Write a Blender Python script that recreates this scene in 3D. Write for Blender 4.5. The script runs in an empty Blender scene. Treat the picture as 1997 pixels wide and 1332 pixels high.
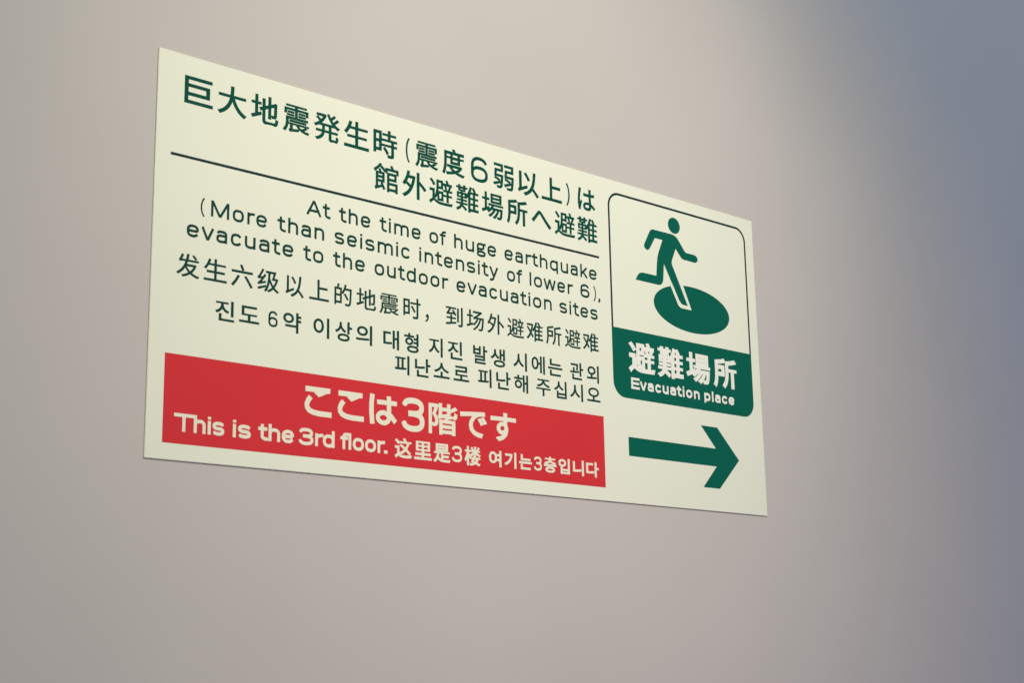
import bpy, bmesh, math, random
from mathutils import Vector, Matrix
from mathutils.geometry import delaunay_2d_cdt

scene = bpy.context.scene
COL = scene.collection

# ------------------------------------------------------------------ place
# world: metres.  The wall face is the plane y = 0, the viewer stands at y < 0.
# the sign's lower left corner is at x = 0, z = Z0; sign coordinates are mm.
Z0 = 1.755
SIGN_W, SIGN_H = 896.5, 400.0
BOARD_T = 1.9                     # mm

# ------------------------------------------------------------------ camera
R = ((0.74177892, -0.01733171, 0.6704205),
     (-0.1354892, 0.97517967, 0.17512078),
     (-0.65681558, -0.22073564, 0.72101947))      # sign axes -> camera axes
CAM_IN_SIGN = Vector((-0.66521, -0.205014, 1.228198))
cam_data = bpy.data.cameras.new('camera')
cam = bpy.data.objects.new('camera', cam_data)
COL.objects.link(cam)
scene.camera = cam
rs = Matrix(R).transposed()                       # camera axes in sign frame (columns)
s2w = Matrix(((1, 0, 0), (0, 0, -1), (0, 1, 0)))
rot = (s2w @ rs).to_4x4()
fz = BOARD_T / 1000
loc = s2w @ (CAM_IN_SIGN + Vector((0, 0, fz))) + Vector((0, 0, Z0))
cam.matrix_world = Matrix.Translation(loc) @ rot
cam_data.sensor_width = 36.0
cam_data.sensor_fit = 'HORIZONTAL'
cam_data.lens = 36.0 * 2942.36 / 1997.0
cam_data.clip_start = 0.05
cam_data.clip_end = 60
cam_data.dof.use_dof = True
cam_data.dof.focus_distance = 1.82
cam_data.dof.aperture_fstop = 20.0

# ------------------------------------------------------------------ light
world = bpy.data.worlds.new('World')
scene.world = world
world.use_nodes = True
bg = world.node_tree.nodes['Background']
AMB = (0.280, 0.237, 0.420)
bg.inputs['Color'].default_value = (*AMB, 1)
bg.inputs['Strength'].default_value = 1.0

def spot(name, pos, aim, half, blend, power, color, radius):
    d = bpy.data.lights.new(name, 'SPOT')
    d.energy = power; d.color = color
    d.spot_size = 2 * half; d.spot_blend = blend
    d.shadow_soft_size = radius
    o = bpy.data.objects.new(name, d)
    COL.objects.link(o)
    o.location = (pos[0], pos[1], pos[2] + Z0)
    a = Vector((aim[0], 0, aim[1])) - Vector(pos)
    o.rotation_euler = a.to_track_quat('-Z', 'Y').to_euler()
    return o
spot('warm_track_lamp', (-1.26746, -3.73806, 1.47674), (0.40818, 0.23732), 0.24859, 0.6386, 199.9, (1.000, 0.637, 0.019), 0.12)
spot('cool_room_lamp', (-0.21166, -3.29271, 2.36567), (1.4879, -0.07498), 1.21309, 0.1, 232.9, (0.598, 1.000, 0.878), 0.12)
spot('ceiling_spot', (0.27137, -1.83713, 1.40355), (0.49422, 0.32554), 0.3657, 1.0, 119.3, (1.000, 0.855, 0.711), 0.12)

scene.view_settings.view_transform = 'Standard'
scene.view_settings.look = 'None'
scene.view_settings.exposure = 0.0
scene.view_settings.gamma = 1.0

# ------------------------------------------------------------------ materials
def mat(name, color, rough=0.5, spec=0.5, noise=0.0, nscale=30.0, bump=0.0, bscale=400.0):
    m = bpy.data.materials.new(name)
    m.use_nodes = True
    nt = m.node_tree; b = nt.nodes['Principled BSDF']
    b.inputs['Roughness'].default_value = rough
    b.inputs['Specular IOR Level'].default_value = spec
    tc = nt.nodes.new('ShaderNodeTexCoord')
    if noise > 0:
        n = nt.nodes.new('ShaderNodeTexNoise'); n.inputs['Scale'].default_value = nscale
        n.inputs['Detail'].default_value = 4
        r = nt.nodes.new('ShaderNodeValToRGB')
        r.color_ramp.elements[0].position = 0.3; r.color_ramp.elements[1].position = 0.7
        r.color_ramp.elements[0].color = (*[c * (1 - noise) for c in color], 1)
        r.color_ramp.elements[1].color = (*[min(1, c * (1 + noise)) for c in color], 1)
        nt.links.new(tc.outputs['Object'], n.inputs['Vector'])
        nt.links.new(n.outputs['Fac'], r.inputs['Fac'])
        nt.links.new(r.outputs['Color'], b.inputs['Base Color'])
    else:
        b.inputs['Base Color'].default_value = (*color, 1)
    if bump > 0:
        n2 = nt.nodes.new('ShaderNodeTexNoise'); n2.inputs['Scale'].default_value = bscale
        n2.inputs['Detail'].default_value = 3
        bp = nt.nodes.new('ShaderNodeBump'); bp.inputs['Strength'].default_value = bump
        bp.inputs['Distance'].default_value = 0.0004
        nt.links.new(tc.outputs['Object'], n2.inputs['Vector'])
        nt.links.new(n2.outputs['Fac'], bp.inputs['Height'])
        nt.links.new(bp.outputs['Normal'], b.inputs['Normal'])
    return m

M_WALL = mat('wall_paint', (0.460, 0.445, 0.425), 0.8, 0.1, noise=0.022, nscale=3.2, bump=0.35, bscale=300)
M_BOARD = mat('luminous_film', (0.672, 0.710, 0.592), 0.5, 0.15, noise=0.008, nscale=9, bump=0.03, bscale=150)
M_EDGE = mat('cut_board_edge', (0.60, 0.62, 0.50), 0.6, 0.2, noise=0.05, nscale=40)
M_GREEN = mat('green_print', (0.002, 0.098, 0.066), 0.55, 0.05, noise=0.03, nscale=25)
M_INK = mat('dark_green_print', (0.005, 0.045, 0.034), 0.5, 0.08, noise=0.04, nscale=60)
M_HEAD = mat('heading_print', (0.002, 0.062, 0.043), 0.55, 0.05, noise=0.04, nscale=60)
M_LINE = mat('blackish_line_print', (0.012, 0.030, 0.030), 0.5, 0.08, noise=0.04, nscale=60)
M_RED = mat('red_print', (0.54, 0.030, 0.036), 0.5, 0.12, noise=0.02, nscale=14)
M_CREAM = mat('unprinted_film', (0.69, 0.685, 0.55), 0.5, 0.15, noise=0.01, nscale=30)
M_WHITE = mat('white_print', (0.70, 0.73, 0.66), 0.5, 0.15, noise=0.01, nscale=30)

# ------------------------------------------------------------------ 2-D union of polygons
def area2(p):
    return sum(p[i][0] * p[(i + 1) % len(p)][1] - p[(i + 1) % len(p)][0] * p[i][1] for i in range(len(p)))

def union(polys):
    """triangles covering the union of convex polygons (all in mm)"""
    vs, fs = [], []
    for p in polys:
        a = area2(p)
        if abs(a) < 1e-7:
            continue
        if a < 0:
            p = p[::-1]
        k = len(vs)
        vs += [Vector(q) for q in p]
        fs.append(list(range(k, k + len(p))))
    v, e, f, ov, oe, of = delaunay_2d_cdt(vs, [], fs, 0, 1e-4, True)
    tri = [t for t, o in zip(f, of) if len(o) > 0]
    return [tuple(q) for q in v], tri

class Layer:
    """flat print: collects unions at a height (mm) above the board face"""
    def __init__(self, h):
        self.h = h; self.v = []; self.f = []
    def add(self, polys):
        v, f = union(polys)
        k = len(self.v)
        self.v += v; self.f += [tuple(i + k for i in t) for t in f]
        return self
    def build(self, name, m, parent, label=None):
        bm = bmesh.new()
        y = -(BOARD_T + self.h) / 1000
        vv = [bm.verts.new((x / 1000, y, z / 1000)) for x, z in self.v]
        for t in self.f:
            try: bm.faces.new([vv[i] for i in t])
            except ValueError: pass
        for v_ in [v_ for v_ in bm.verts if not v_.link_faces]: bm.verts.remove(v_)
        bm.normal_update()
        for fc in bm.faces:
            if fc.normal.y > 0: fc.normal_flip()
        me = bpy.data.meshes.new(name); bm.to_mesh(me); bm.free()
        me.materials.append(m)
        o = bpy.data.objects.new(name, me); COL.objects.link(o)
        o.parent = parent
        if label: o['label'] = label
        return o

# ------------------------------------------------------------------ East Asian glyphs (Blender's own built-in face)
_cache = {}
def cjk(ch):
    if ch in _cache: return _cache[ch]
    cu = bpy.data.curves.new('glyph', 'FONT'); cu.body = ch; cu.resolution_u = 5
    ob = bpy.data.objects.new('glyph', cu); COL.objects.link(ob)
    dg = bpy.context.evaluated_depsgraph_get(); dg.update()
    me = bpy.data.meshes.new_from_object(ob.evaluated_get(dg))
    bm = bmesh.new(); bm.from_mesh(me)
    bmesh.ops.remove_doubles(bm, verts=bm.verts, dist=1e-5)
    tris = [[(v.co.x, v.co.y) for v in f.verts] for f in bm.faces]
    border = []                                    # (a, b, point on the inside)
    for e in bm.edges:
        if len(e.link_faces) == 1:
            f = e.link_faces[0]; c = f.calc_center_median()
            border.append(((e.verts[0].index, e.verts[0].co.x, e.verts[0].co.y),
                           (e.verts[1].index, e.verts[1].co.x, e.verts[1].co.y), (c.x, c.y)))
    bm.free(); bpy.data.objects.remove(ob); bpy.data.curves.remove(cu); bpy.data.meshes.remove(me)
    xs = [p[0] for t in tris for p in t]; ys = [p[1] for t in tris for p in t]
    _cache[ch] = (tris, border, (min(xs), max(xs), min(ys), max(ys)))
    return _cache[ch]

def place_cjk(ch, x0, x1, em, base, d=0.0, yfit=None):
    """fit the glyph's ink between x0 and x1; em = mm per em upwards; d = extra weight (mm)"""
    tris, border, bb = cjk(ch)
    sx = (x1 - x0 - 2 * d) / (bb[1] - bb[0]); ox = x0 + d - bb[0] * sx
    if yfit:
        sy = (yfit[1] - yfit[0] - 2 * d) / (bb[3] - bb[2]); oy = yfit[0] + d - bb[2] * sy
    else:
        sy = em; oy = base
    T = lambda p: (p[0] * sx + ox, p[1] * sy + oy)
    polys = [[T(p) for p in t] for t in tris]
    if d > 0:
        nb = {}
        for a, b, c in border:
            A = Vector(T(a[1:])); B = Vector(T(b[1:])); Cc = Vector(T(c))
            t = B - A
            if t.length < 1e-6: continue
            n = Vector((-t.y, t.x)).normalized()
            if n.dot(Cc - A) > 0: n = -n
            polys.append([tuple(A), tuple(B), tuple(B + n * d), tuple(A + n * d)])
            nb.setdefault(a[0], [A, []])[1].append((n, t.normalized()))
            nb.setdefault(b[0], [B, []])[1].append((n, -t.normalized()))
        for P, L in nb.values():
            if len(L) != 2: continue
            (n1, t1), (n2, t2) = L
            if n1.dot(t2) > -1e-3: continue        # concave or straight
            m = n1 + n2
            if m.length < 0.5: continue
            m = m.normalized() * min(d / max(0.35, m.normalized().dot(n1)), 1.9 * d)
            polys.append([tuple(P), tuple(P + n1 * d), tuple(P + m), tuple(P + n2 * d)])
    return polys

def fit_em(ch, v0, v1, d=0.0):
    bb = cjk(ch)[2]
    em = (v1 - v0 - 2 * d) / (bb[3] - bb[2])
    return em, v0 + d - bb[2] * em

# ------------------------------------------------------------------ squarish Latin strokes
CURVE = [2.6]
def SE(cx, cy, rx, ry, a0, a1, n=None, k=None):
    n = n or CURVE[0]
    k = k or max(4, int(abs(a1 - a0) / 15))
    o = []
    for i in range(k + 1):
        a = math.radians(a0 + (a1 - a0) * i / k); c, s = math.cos(a), math.sin(a)
        c = 0 if abs(c) < 1e-9 else c; s = 0 if abs(s) < 1e-9 else s
        o.append((cx + rx * math.copysign(abs(c) ** (2 / n), c), cy + ry * math.copysign(abs(s) ** (2 / n), s)))
    return o

def latin(ch, h):
    """(width, strokes, left bearing, right bearing); unit = cap height"""
    X = 0.765
    S, Rr, Dg = 0.105, 0.080, 0.02
    if ch == 'o':
        W = .67; return W, [SE(W/2, X/2, W/2-h, X/2-h, 0, 360)], Rr, Rr
    if ch == 'c':
        W = .63; return W, [SE(W/2, X/2, W/2-h, X/2-h, 28, 332)], Rr, .05
    if ch == 'e':
        W = .66; return W, [SE(W/2, X/2, W/2-h, X/2-h, 0, 333), [(h, X/2), (W-h, X/2)]], Rr, Rr
    if ch == 'a':
        W = .61; by = X*.58; cx = W*.42
        p = SE(W/2, X*.68, W/2-h, X*.32-h, 162, 0) + [(W-h, 0)]
        q = [(W-h, by)] + SE(cx, (by+h)/2, cx-h, (by-h)/2, 90, 270) + SE(W*.5, X*.34, W/2-h, X*.34-h, 270, 350)
        return W, [p, q], .07, .09
    if ch == 'u':
        W = .62; return W, [[(h, X)] + SE(W/2, X*.42, W/2-h, X*.42-h, 180, 360), [(W-h, X), (W-h, 0)]], S-.01, S
    if ch in 'nh':
        W = .62; top = X if ch == 'n' else 1.0
        return W, [[(h, top), (h, 0)], SE(W/2, X*.58, W/2-h, X*.42-h, 180, 0) + [(W-h, 0)]], S, S-.01
    if ch == 'm':
        W = 1.03; xm = W/2; r = (xm-h)/2
        return W, [[(h, X), (h, 0)], SE((h+xm)/2, X*.6, r, X*.4-h, 180, 0) + [(xm, 0)],
                   SE((W-h+xm)/2, X*.6, r, X*.4-h, 180, 0) + [(W-h, 0)]], S, S-.01
    if ch == 'r':
        W = .45; return W, [[(h, X), (h, 0)], SE(W, X*.6, W-h, X*.4-h, 180, 90)], S, .0
    if ch == 't':
        W = .47; s = .20
        return W, [[(s, .95)] + SE(s+.24, .25, .24, .25-h, 180, 270) + [(W, h)], [(0, X-h), (W-.02, X-h)]], .03, .05
    if ch == 'f':
        W = .45; s = .20
        return W, [[(W, 1-h)] + SE(s+.22, .80, .22, .20-h, 90, 180) + [(s, 0)], [(0, X-h), (W-.01, X-h)]], .03, .02
    if ch == 'i':
        return 2*h, [[(h, X), (h, 0)], [(h, 1.0), (h, 1-min(2.0*h, 1-X-.075))]], S, S
    if ch == 'l':
        return 2*h, [[(h, 1), (h, 0)]], S, S
    if ch == 's':
        W = .63; ry = (X/2-h)/2; rx = W/2-h
        return W, [SE(W/2, X-h-ry, rx, ry, 22, 270, 2.5) + SE(W/2, h+ry, rx, ry, 90, -158, 2.5)[1:]], .075, .075
    if ch == 'k':
        W = .62; return W, [[(h, 1), (h, 0)], [(W-h*1.1, X), (h, .25)], [(.24, .42), (W-h*.7, 0)]], S, .02
    if ch == 'v':
        W = .72; return W, [[(h, X), (W/2, .0)], [(W-h, X), (W/2, .0)]], Dg, Dg
    if ch == 'w':
        W = 1.0; return W, [[(h, X), (W*.28, .0)], [(W*.28, 0), (W/2, X)], [(W/2, X), (W*.72, 0)], [(W*.72, 0), (W-h, X)]], Dg, Dg
    if ch == 'y':
        W = .70; return W, [[(h, X), (W/2+.02, .03)], [(W-h, X), (W*.42, -.10), (W*.32, -.16), (W*.08, -.17)]], Dg, Dg
    if ch == 'd':
        W = .66; return W, [SE(W/2, X/2, W/2-h, X/2-h, 0, 360), [(W-h, 1), (W-h, 0)]], Rr, S
    if ch == 'p':
        W = .66; return W, [SE(W/2, X/2, W/2-h, X/2-h, 0, 360), [(h, X), (h, -.19)]], S, Rr
    if ch == 'q':
        W = .66; return W, [SE(W/2, X/2, W/2-h, X/2-h, 0, 360), [(W-h, X), (W-h, -.19)]], Rr, S
    if ch == 'g':
        W = .66
        return W, [SE(.29, .525, .29-h*1.0, .24-h*.8, 0, 360), SE(W/2, .02, W/2-h, .20-h*.7, 0, 360),
                   [(.10, .36), (.075, .25), (.13, .17)], [(.42, X-h*1.1), (W, X-h*.6)]], .06, .03
    if ch == 'A':
        W = .96; return W, [[(h*1.05, 0), (W/2, 1-h*.6)], [(W-h*1.05, 0), (W/2, 1-h*.6)], [(.22, .30), (W-.22, .30)]], Dg, Dg
    if ch == 'M':
        W = 1.06; return W, [[(h, 0), (h, 1)], [(W-h, 0), (W-h, 1)], [(h*1.2, 1-h*.5), (W/2, .05)], [(W-h*1.2, 1-h*.5), (W/2, .05)]], S, S
    if ch == 'T':
        W = .98; return W, [[(0, 1-h), (W, 1-h)], [(W/2, 1), (W/2, 0)]], .0, .0
    if ch == 'E':
        W = .80; return W, [[(h, 1), (h, 0)], [(0, 1-h*.9), (W, 1-h*.9)], [(0, .5), (W-.04, .5)], [(0, h*.9), (W, h*.9)]], S, .03
    if ch == '6':
        W = .74; return W, [SE(W/2, .315, W/2-h, .315-h, 0, 360, 2.4), SE(W/2, .60, W/2-h, .40-h, 24, 180, 2.4) + [(h, .30)]], Rr, Rr
    if ch == '3':
        W = .80; ym = .53; rt = (1-h-ym)/2; rb = (ym-h)/2
        return W, [SE(W/2, ym+rt, W/2-h-.02, rt, 172, -90, 2.4) , [(W*.30, ym), (W*.52, ym)],
                   SE(W/2, h+rb, W/2-h, rb, 90, -175, 2.4)], Rr, Rr
    if ch == '(':
        W = .30; return W, [SE(W, .45, W-h, .64, 118, 242, 2.0)], .05, .05
    if ch == ')':
        W = .30; return W, [SE(0, .45, W-h, .64, 62, -62, 2.0)], .05, .05
    if ch == ',':
        return .17, [[(.10, .17), (.10, .02), (.03, -.13)]], .05, .05
    if ch == '.':
        return 2.3*h, [[(0, 1.1*h), (2.3*h, 1.1*h)]], S*.7, S
    raise KeyError(ch)

def stroke(pts, hw):
    """ribbon of half-width hw (mm) along pts, flat ends, rounded joints"""
    out = []
    P = [Vector(p) for p in pts]
    P = [p for i, p in enumerate(P) if i == 0 or (p - P[i-1]).length > 1e-5]
    for a, b in zip(P, P[1:]):
        t = (b - a).normalized(); n = Vector((-t.y, t.x)) * hw
        out.append([tuple(a + n), tuple(a - n), tuple(b - n), tuple(b + n)])
    idx = list(range(1, len(P) - 1))
    closed = (P[0] - P[-1]).length < 1e-3
    if closed: idx.append(0)
    for i in idx:
        out.append([(P[i].x + hw * math.cos(k * math.pi / 6 + .2), P[i].y + hw * math.sin(k * math.pi / 6 + .2)) for k in range(12)])
    return out

def word(txt, x0, x1, base, cap, w, track=0.0):
    """a word in the stroke face, its ink fitted between x0 and x1 (mm)"""
    h = w / 2; x = 0; items = []
    for i, ch in enumerate(txt):
        W, st, l, r = latin(ch, h)
        if i: x += l + track
        items.append((x, st)); x += W
        end = x
        x += r
    sx = (x1 - x0) / end
    polys = []
    for gx, st in items:
        for s in st:
            # centre line and ribbon both in mm
            polys += stroke([(x0 + (p[0] + gx) * sx, base + p[1] * cap) for p in s], h * (0.7 * cap + 0.3 * sx))
    return polys

def is_latin(t): return all(ord(c) < 128 for c in t)

def set_row(L, row, em, base, d, lat=None):
    """lat = dict(base, cap, w, track) for the Latin words of the row"""
    for t, a, b in row:
        if is_latin(t):
            q = dict(lat); q.update(lat.get(t, {})) if isinstance(lat.get(t), dict) else None
            q = {k: v for k, v in q.items() if k in ('base', 'cap', 'w', 'track')}
            L.add(word(t, a, b, **q))
        else:
            L.add(place_cjk(t, a, b, em, base, d * (.8 if t in '震難館避弱場発' else 1)))

def rrect(x0, y0, x1, y1, rtl, rtr, rbr, rbl, k=10):
    pts = []
    for cx, cy, r, a in ((x1-rtr, y1-rtr, rtr, 0), (x0+rtl, y1-rtl, rtl, 90), (x0+rbl, y0+rbl, rbl, 180), (x1-rbr, y0+rbr, rbr, 270)):
        if r <= 0: pts.append((cx, cy)); continue
        for i in range(k + 1):
            t = math.radians(a + 90 * i / k); pts.append((cx + r * math.cos(t), cy + r * math.sin(t)))
    return pts

def smooth_poly(pts, rad, k=5):
    """round the corners of a polygon; rad = list of radii or one"""
    n = len(pts); out = []
    for i in range(n):
        r = rad[i] if isinstance(rad, (list, tuple)) else rad
        p0, p, p2 = Vector(pts[i-1]), Vector(pts[i]), Vector(pts[(i+1) % n])
        if r <= 0: out.append(tuple(p)); continue
        d0 = min(r, (p0-p).length*.49); d2 = min(r, (p2-p).length*.49)
        a = p + (p0-p).normalized()*d0; b = p + (p2-p).normalized()*d2
        for j in range(k+1):
            t = j/k; out.append(tuple((1-t)**2*a + 2*t*(1-t)*p + t*t*b))
    return out

# ------------------------------------------------------------------ measured lettering (mm on the sign)
HEADING_TOP = [('巨', 28.9, 60.7), ('大', 66.3, 99.2), ('地', 104.6, 137.1), ('震', 142.7, 175.2), ('発', 180.8, 213.7), ('生', 219.3, 252.0), ('時', 257.8, 290.1), ('(', 301.7, 309.7), ('震', 315.0, 347.1), ('度', 353.2, 385.7), ('6', 395.2, 421.0), ('弱', 429.0, 460.8), ('以', 466.9, 500.3), ('上', 505.0, 538.2), (')', 542.5, 551.5), ('は', 564.9, 594.3)]
HEADING_LOW = [('館', 258.3, 291.9), ('外', 297.2, 330.4), ('避', 334.3, 367.9), ('難', 372.8, 406.3), ('場', 410.8, 443.6), ('所', 449.0, 481.5), ('へ', 488.0, 519.3), ('避', 525.0, 558.6), ('難', 562.7, 596.4)]
ENGLISH_1 = [('At', 172.4, 202.4), ('the', 213.4, 254.4), ('time', 266.2, 322.4), ('of', 334.2, 357.5), ('huge', 369.3, 432.0), ('earthquake', 444.1, 593.6)]
ENGLISH_2 = [('(', 50.2, 57.4), ('More', 61.8, 126.1), ('than', 138.2, 195.4), ('seismic', 208.0, 307.7), ('intensity', 319.9, 434.7), ('of', 447.6, 470.8), ('lower', 482.5, 552.7), ('6', 564.9, 580.4), (')', 584.7, 591.5), (',', 594.8, 598.7)]
ENGLISH_3 = [('evacuate', 35.9, 158.1), ('to', 169.6, 194.7), ('the', 206.5, 247.4), ('outdoor', 259.7, 360.6), ('evacuation', 372.1, 517.3), ('sites', 529.4, 593.1)]
CHINESE = [('发', 26.4, 51.1), ('生', 55.9, 81.5), ('六', 86.3, 110.8), ('级', 116.1, 141.3), ('以', 149.0, 171.0), ('上', 177.6, 201.9), ('的', 208.6, 230.5), ('地', 236.5, 261.9), ('震', 266.3, 291.9), ('时', 298.1, 321.8), ('，', 328.1, 333.0), ('到', 356.6, 381.0), ('场', 386.4, 411.8), ('外', 416.8, 442.1), ('避', 446.6, 472.3), ('难', 476.3, 502.1), ('所', 506.8, 531.6), ('避', 537.1, 562.8), ('难', 566.7, 593.0)]
KOREAN_1 = [('진', 69.6, 90.7), ('도', 96.2, 119.1), ('6', 129.7, 140.5), ('약', 146.9, 168.5), ('이', 183.1, 202.7), ('상', 210.0, 231.3), ('의', 236.2, 257.0), ('대', 271.4, 292.4), ('형', 299.2, 318.8), ('지', 332.7, 352.0), ('진', 359.2, 379.9), ('발', 395.4, 416.1), ('생', 421.1, 442.6), ('시', 455.1, 475.9), ('에', 483.1, 503.9), ('는', 508.9, 531.6), ('관', 544.2, 565.9), ('외', 571.8, 591.9)]
KOREAN_2 = [('피', 286.7, 306.2), ('난', 313.6, 334.8), ('소', 339.2, 361.5), ('로', 366.9, 389.1), ('피', 402.0, 421.9), ('난', 428.8, 450.3), ('해', 455.7, 477.1), ('주', 489.6, 512.1), ('십', 517.9, 537.8), ('시', 543.3, 564.5), ('오', 571.2, 593.4)]
RED_1 = [('こ', 172.8, 206.3), ('こ', 213.0, 246.5), ('は', 252.4, 289.3), ('3', 295.0, 326.4), ('階', 331.8, 371.7), ('で', 375.6, 413.6), ('す', 419.3, 457.2)]
RED_2 = [('This', 28.9, 83.1), ('is', 91.6, 112.6), ('the', 120.4, 162.1), ('3rd', 166.7, 210.7), ('floor.', 217.4, 277.1), ('这', 286.4, 308.8), ('里', 311.9, 335.7), ('是', 338.3, 361.2), ('3', 363.3, 377.8), ('楼', 381.2, 404.1), ('여', 416.3, 434.6), ('기', 439.2, 456.8), ('는', 461.0, 480.2), ('3', 483.2, 495.5), ('층', 498.6, 518.4), ('입', 521.5, 539.6), ('니', 544.6, 562.3), ('다', 566.0, 586.8)]
PANEL = [('避', 644.3, 690.9), ('難', 696.6, 743.6), ('場', 749.3, 795.4), ('所', 801.7, 847.8)]
PANEL_EN = [('Evacuation', 647.1, 772.9), ('place', 781.2, 841.0)]

# ------------------------------------------------------------------ the wall
def box(name, x0, x1, y0, y1, z0, z1, mats, parent=None):
    bm = bmesh.new()
    g = bmesh.ops.create_cube(bm, size=1)
    for v in bm.verts:
        v.co = ((x0+x1)/2 + v.co.x*(x1-x0), (y0+y1)/2 + v.co.y*(y1-y0), (z0+z1)/2 + v.co.z*(z1-z0))
    return bm
bm = box('wall', -4, 6, 0, 0.12, 0, 4.2, None)
me = bpy.data.meshes.new('wall'); bm.to_mesh(me); bm.free(); me.materials.append(M_WALL)
wall = bpy.data.objects.new('wall', me); COL.objects.link(wall); wall['kind'] = 'structure'

# ------------------------------------------------------------------ the sign
sign = bpy.data.objects.new('evacuation_sign', None); COL.objects.link(sign)
sign.location = (0, 0, Z0)
sign['label'] = 'pale green rectangular evacuation sign with red band, running figure and arrow, fixed to the wall'
sign['category'] = 'sign'

bm = box('board', 0, SIGN_W/1000, -BOARD_T/1000, -0.0003, 0, SIGN_H/1000, None)
bm.faces.ensure_lookup_table(); bm.normal_update()
for e in bm.edges: e.seam = False
bmesh.ops.bevel(bm, geom=[e for e in bm.edges if all(v.co.y < -0.0012 for v in e.verts)], offset=0.00035, segments=2, affect='EDGES')
bm.normal_update()
for f in bm.faces: f.material_index = 0 if f.normal.y < -0.5 else 1
me = bpy.data.meshes.new('board'); bm.to_mesh(me); bm.free()
me.materials.append(M_BOARD); me.materials.append(M_EDGE)
board = bpy.data.objects.new('board', me); COL.objects.link(board); board.parent = sign

H1, H2 = 0.12, 0.26       # print heights above the face (mm)

# headings
em, b0 = fit_em('上', 351.3, 380.0, .3)
L = Layer(H1); set_row(L, HEADING_TOP, em, b0, .66, dict(base=350.2, cap=30.0, w=.125, **{'(': dict(base=354.0, cap=24.5, w=.09), ')': dict(base=354.0, cap=24.5, w=.09)}))
L.build('lettering', M_HEAD, sign, 'large Japanese heading 巨大地震発生時(震度6弱以上)は')
em, b0 = fit_em('外', 311.2, 341.6, .3)
L = Layer(H1); set_row(L, HEADING_LOW, em, b0, .66)
L.build('lettering', M_HEAD, sign, 'second line of the Japanese heading 館外避難場所へ避難')

L = Layer(H1); L.add([[(16.3, 294.2), (598.6, 294.2), (598.6, 297.0), (16.3, 297.0)]])
L.build('divider_line', M_LINE, sign)

# English
for row, base, txt in ((ENGLISH_1, 265.7, 'At the time of huge earthquake'), (ENGLISH_2, 241.2, '(More than seismic intensity of lower 6),'),
                       (ENGLISH_3, 216.4, 'evacuate to the outdoor evacuation sites')):
    L = Layer(H1)
    set_row(L, row, 1, 0, 0, dict(base=base, cap=16.4, w=.152, **{'(': dict(w=.09), ')': dict(w=.09)}))
    L.build('lettering', M_INK, sign, 'English line ' + txt)
# Chinese
em, b0 = fit_em('外', 176.2, 198.8)
for sel, txt in ((CHINESE[:11], '发生六级以上的地震时，'), (CHINESE[11:], '到场外避难所避难')):
    L = Layer(H1); set_row(L, sel, em, b0, .32)
    L.build('lettering', M_INK, sign, 'Chinese words ' + txt)
# Korean
em, b0 = fit_em('시', 138.9, 159.5, .15)
L = Layer(H1); set_row(L, KOREAN_1, em, b0, .42, dict(base=141.3, cap=16.3, w=.14))
L.build('lettering', M_INK, sign, 'Korean line 진도 6약 이상의 대형 지진 발생 시에는 관외')
em, b0 = fit_em('시', 113.7, 134.0, .15)
L = Layer(H1); set_row(L, KOREAN_2, em, b0, .42)
L.build('lettering', M_INK, sign, 'Korean line 피난소로 피난해 주십시오')

# red band
CURVE[0] = 2.35
L = Layer(H1); L.add([[(17.4, 15.7), (597.7, 15.7), (597.7, 100.1), (17.4, 100.1)]])
band = L.build('red_band', M_RED, sign)
L = Layer(H2)
em, b0 = fit_em('階', 54.4, 88.4, .8)
for t, a, b in RED_1:
    if t == 'こ':
        w_, y0, hh = b - a, 57.9, 29.3
        T = lambda p: (a + p[0]*w_, y0 + p[1]*hh)
        pl = [[T(p) for p in q] for q in (
            [(.05, 1.0), (.05, .81), (.95, .825), (.95, 1.0)], [(.95, 1.0), (.95, .83), (.80, .80), (.50, .825), (.50, 1.0)],
            [(.50, .83), (.80, .80), (.68, .73), (.53, .655)], [(.50, .84), (.53, .655), (.36, .80)], [(.80, .83), (.80, .80), (.68, .73), (.5, .83)])]
        pts = [T(p) for p in ((.245, .64), (.15, .51), (.105, .38), (.115, .27), (.19, .17), (.34, .11), (.56, .085), (1.0, .085))]
        L.add(pl + stroke(smooth_poly(pts, 0)[:], 2.75))
    elif t == 'は':
        w_, y0, hh = b - a, 57.0, 31.4
        T = lambda p: (a + p[0]*w_, y0 + p[1]*hh)
        loop = [T((.52 + .195*math.cos(q), .245 + .17*math.sin(q))) for q in [2*math.pi*k/28 for k in range(29)]]
        L.add(stroke([T((.135, 1.0)), T((.105, .66)), T((.105, .36)), T((.135, .0))], 2.9) +
              stroke([T((.30, .755)), T((1.0, .765))], 2.45) +
              stroke([T((.715, .985)), T((.72, .24))], 2.8) + stroke(loop, 2.55) +
              stroke([T((.66, .40)), T((.78, .34)), T((.95, .13))], 2.7))
    elif t == '3':
        L.add(word('3', a, b, 53.8, 36.2, .168))
    else:
        d = .85 if t == '階' else 1.1
        L.add(place_cjk(t, a, b, em, b0, d, yfit=(54.9, 88.2) if t == 'は' else None))
L.build('lettering', M_CREAM, band, 'large cream Japanese words ここは3階です')
L = Layer(H2); set_row(L, [r for r in RED_2 if r[1] < 280], 1, 0, 0, dict(base=27.4, cap=16.9, w=.182, track=-.125))
L.build('lettering', M_CREAM, band, 'cream words This is the 3rd floor.')
em, b0 = fit_em('里', 25.2, 44.6, .5)
L = Layer(H2); set_row(L, [r for r in RED_2 if 280 < r[1] < 410], em, b0, .66, dict(base=26.6, cap=17.5, w=.155))
L.build('lettering', M_CREAM, band, 'cream Chinese words 这里是3楼')
em, b0 = fit_em('기', 26.2, 44.0, .5)
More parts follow.
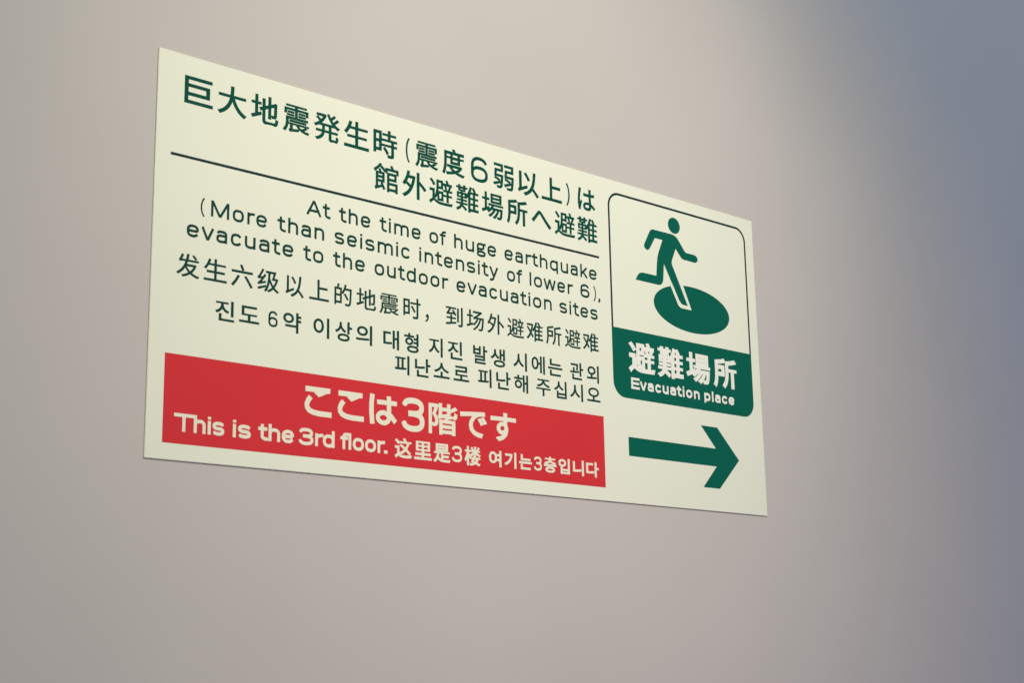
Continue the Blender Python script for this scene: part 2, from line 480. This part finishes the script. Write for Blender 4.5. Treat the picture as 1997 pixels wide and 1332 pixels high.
L = Layer(H2); set_row(L, [r for r in RED_2 if r[1] > 410], em, b0, .66, dict(base=26.9, cap=16.0, w=.16))
L.build('lettering', M_CREAM, band, 'cream Korean words 여기는3층입니다')

# pictogram panel
FX0, FX1, FY0, FY1, FR, FW = 616.6, 879.9, 127.0, 385.0, 19.0, 2.9
PT = 212.6
o = rrect(FX0, FY0, FX1, FY1, FR, FR, FR, FR); i_ = rrect(FX0+FW, FY0+FW, FX1-FW, FY1-FW, FR-FW, FR-FW, FR-FW, FR-FW)
L = Layer(H1)
n = len(o)
ring = [[o[k], o[(k+1) % n], i_[(k+1) % n], i_[k]] for k in range(n)]
ring = [q for q in ring if max(p[1] for p in q) > PT]
ring = [[(p[0], max(p[1], PT)) for p in q] for q in ring]
L.add(ring); frame = L.build('pictogram_frame', M_LINE, sign)
L = Layer(H1); pp = rrect(FX0, FY0, FX1, PT, 0, 0, FR+1, FR+1); L.add([pp])
panel = L.build('green_panel', M_GREEN, sign)
em, b0 = fit_em('所', 160.2, 198.9, 1.2)
L = Layer(H2)
for t, a, b in PANEL: L.add(place_cjk(t, a, b, em, b0, 1.45, yfit=(160.6, 199.8)))
L.build('lettering', M_WHITE, panel, 'heavy white Japanese words 避難場所')
L = Layer(H2); set_row(L, PANEL_EN, 1, 0, 0, dict(base=139.7, cap=13.6, w=.20, track=-.05))
L.build('lettering', M_WHITE, panel, 'white words Evacuation place')

def tri_poly(L, pts):
    from mathutils.geometry import tessellate_polygon
    t = tessellate_polygon([[Vector((p[0], p[1], 0)) for p in pts]])
    k = len(L.v); L.v += [tuple(q) for q in pts]; L.f += [tuple(a + k for a in q) for q in t]

# safe-ground ellipse, with the pale gap round the leg left open
ell = [(766.2 + 72.6*math.cos(a), 255.6 + 30.3*math.sin(a)) for a in [2*math.pi*k/96 for k in range(96)]]
L = Layer(H1); L.add([ell]); L.build('safe_ground_ellipse', M_GREEN, sign)
gap = [(723.0, 286.5), (737.3, 261.6), (739.8, 257.4), (744.5, 254.9), (764.6, 254.9), (747.8, 290.0)]
L = Layer(H1 + .04); tri_poly(L, gap)
L.build('leg_outline', M_BOARD, sign)
body = [(693.0, 349.9), (735.5, 350.3), (742.6, 347.0), (757.2, 330.2), (777.6, 330.2), (782.0, 325.0), (777.6, 319.8), (750.2, 320.3),
        (738.7, 332.2), (729.3, 312.0), (757.6, 259.6), (747.0, 259.6), (742.3, 263.0), (715.3, 308.0), (712.6, 284.0), (707.6, 278.6),
        (662.0, 278.6), (667.6, 287.6), (674.7, 289.9), (700.3, 289.9), (703.4, 316.0), (714.4, 339.3), (700.3, 339.3), (688.8, 322.0),
        (683.8, 320.4), (679.3, 324.6), (680.2, 328.2)]
rad = [5, 4, 5, 3, 4, 5, 4, 3, 0, 4, 0, 3, 3, 0, 4, 4, 0, 5, 4, 0, 8, 0, 0, 4, 4, 4, 4]
sb = smooth_poly(body, rad, 5)
L = Layer(H1 + .08); tri_poly(L, sb)
fig = L.build('running_figure', M_GREEN, sign)
head = [(737.4 + 11.3*math.cos(a), 362.6 + 10.6*math.sin(a)) for a in [2*math.pi*k/40 for k in range(40)]]
L = Layer(H1 + .08); L.add([head]); L.build('head', M_GREEN, fig)

# arrow
arrow = [(639.3, 79.7), (639.3, 56.8), (799.4, 56.8), (772.4, 28.9), (803.8, 28.9), (844.2, 68.1), (803.8, 107.1), (772.4, 107.1), (799.4, 79.7)]
L = Layer(H1); tri_poly(L, arrow); L.build('arrow', M_GREEN, sign)
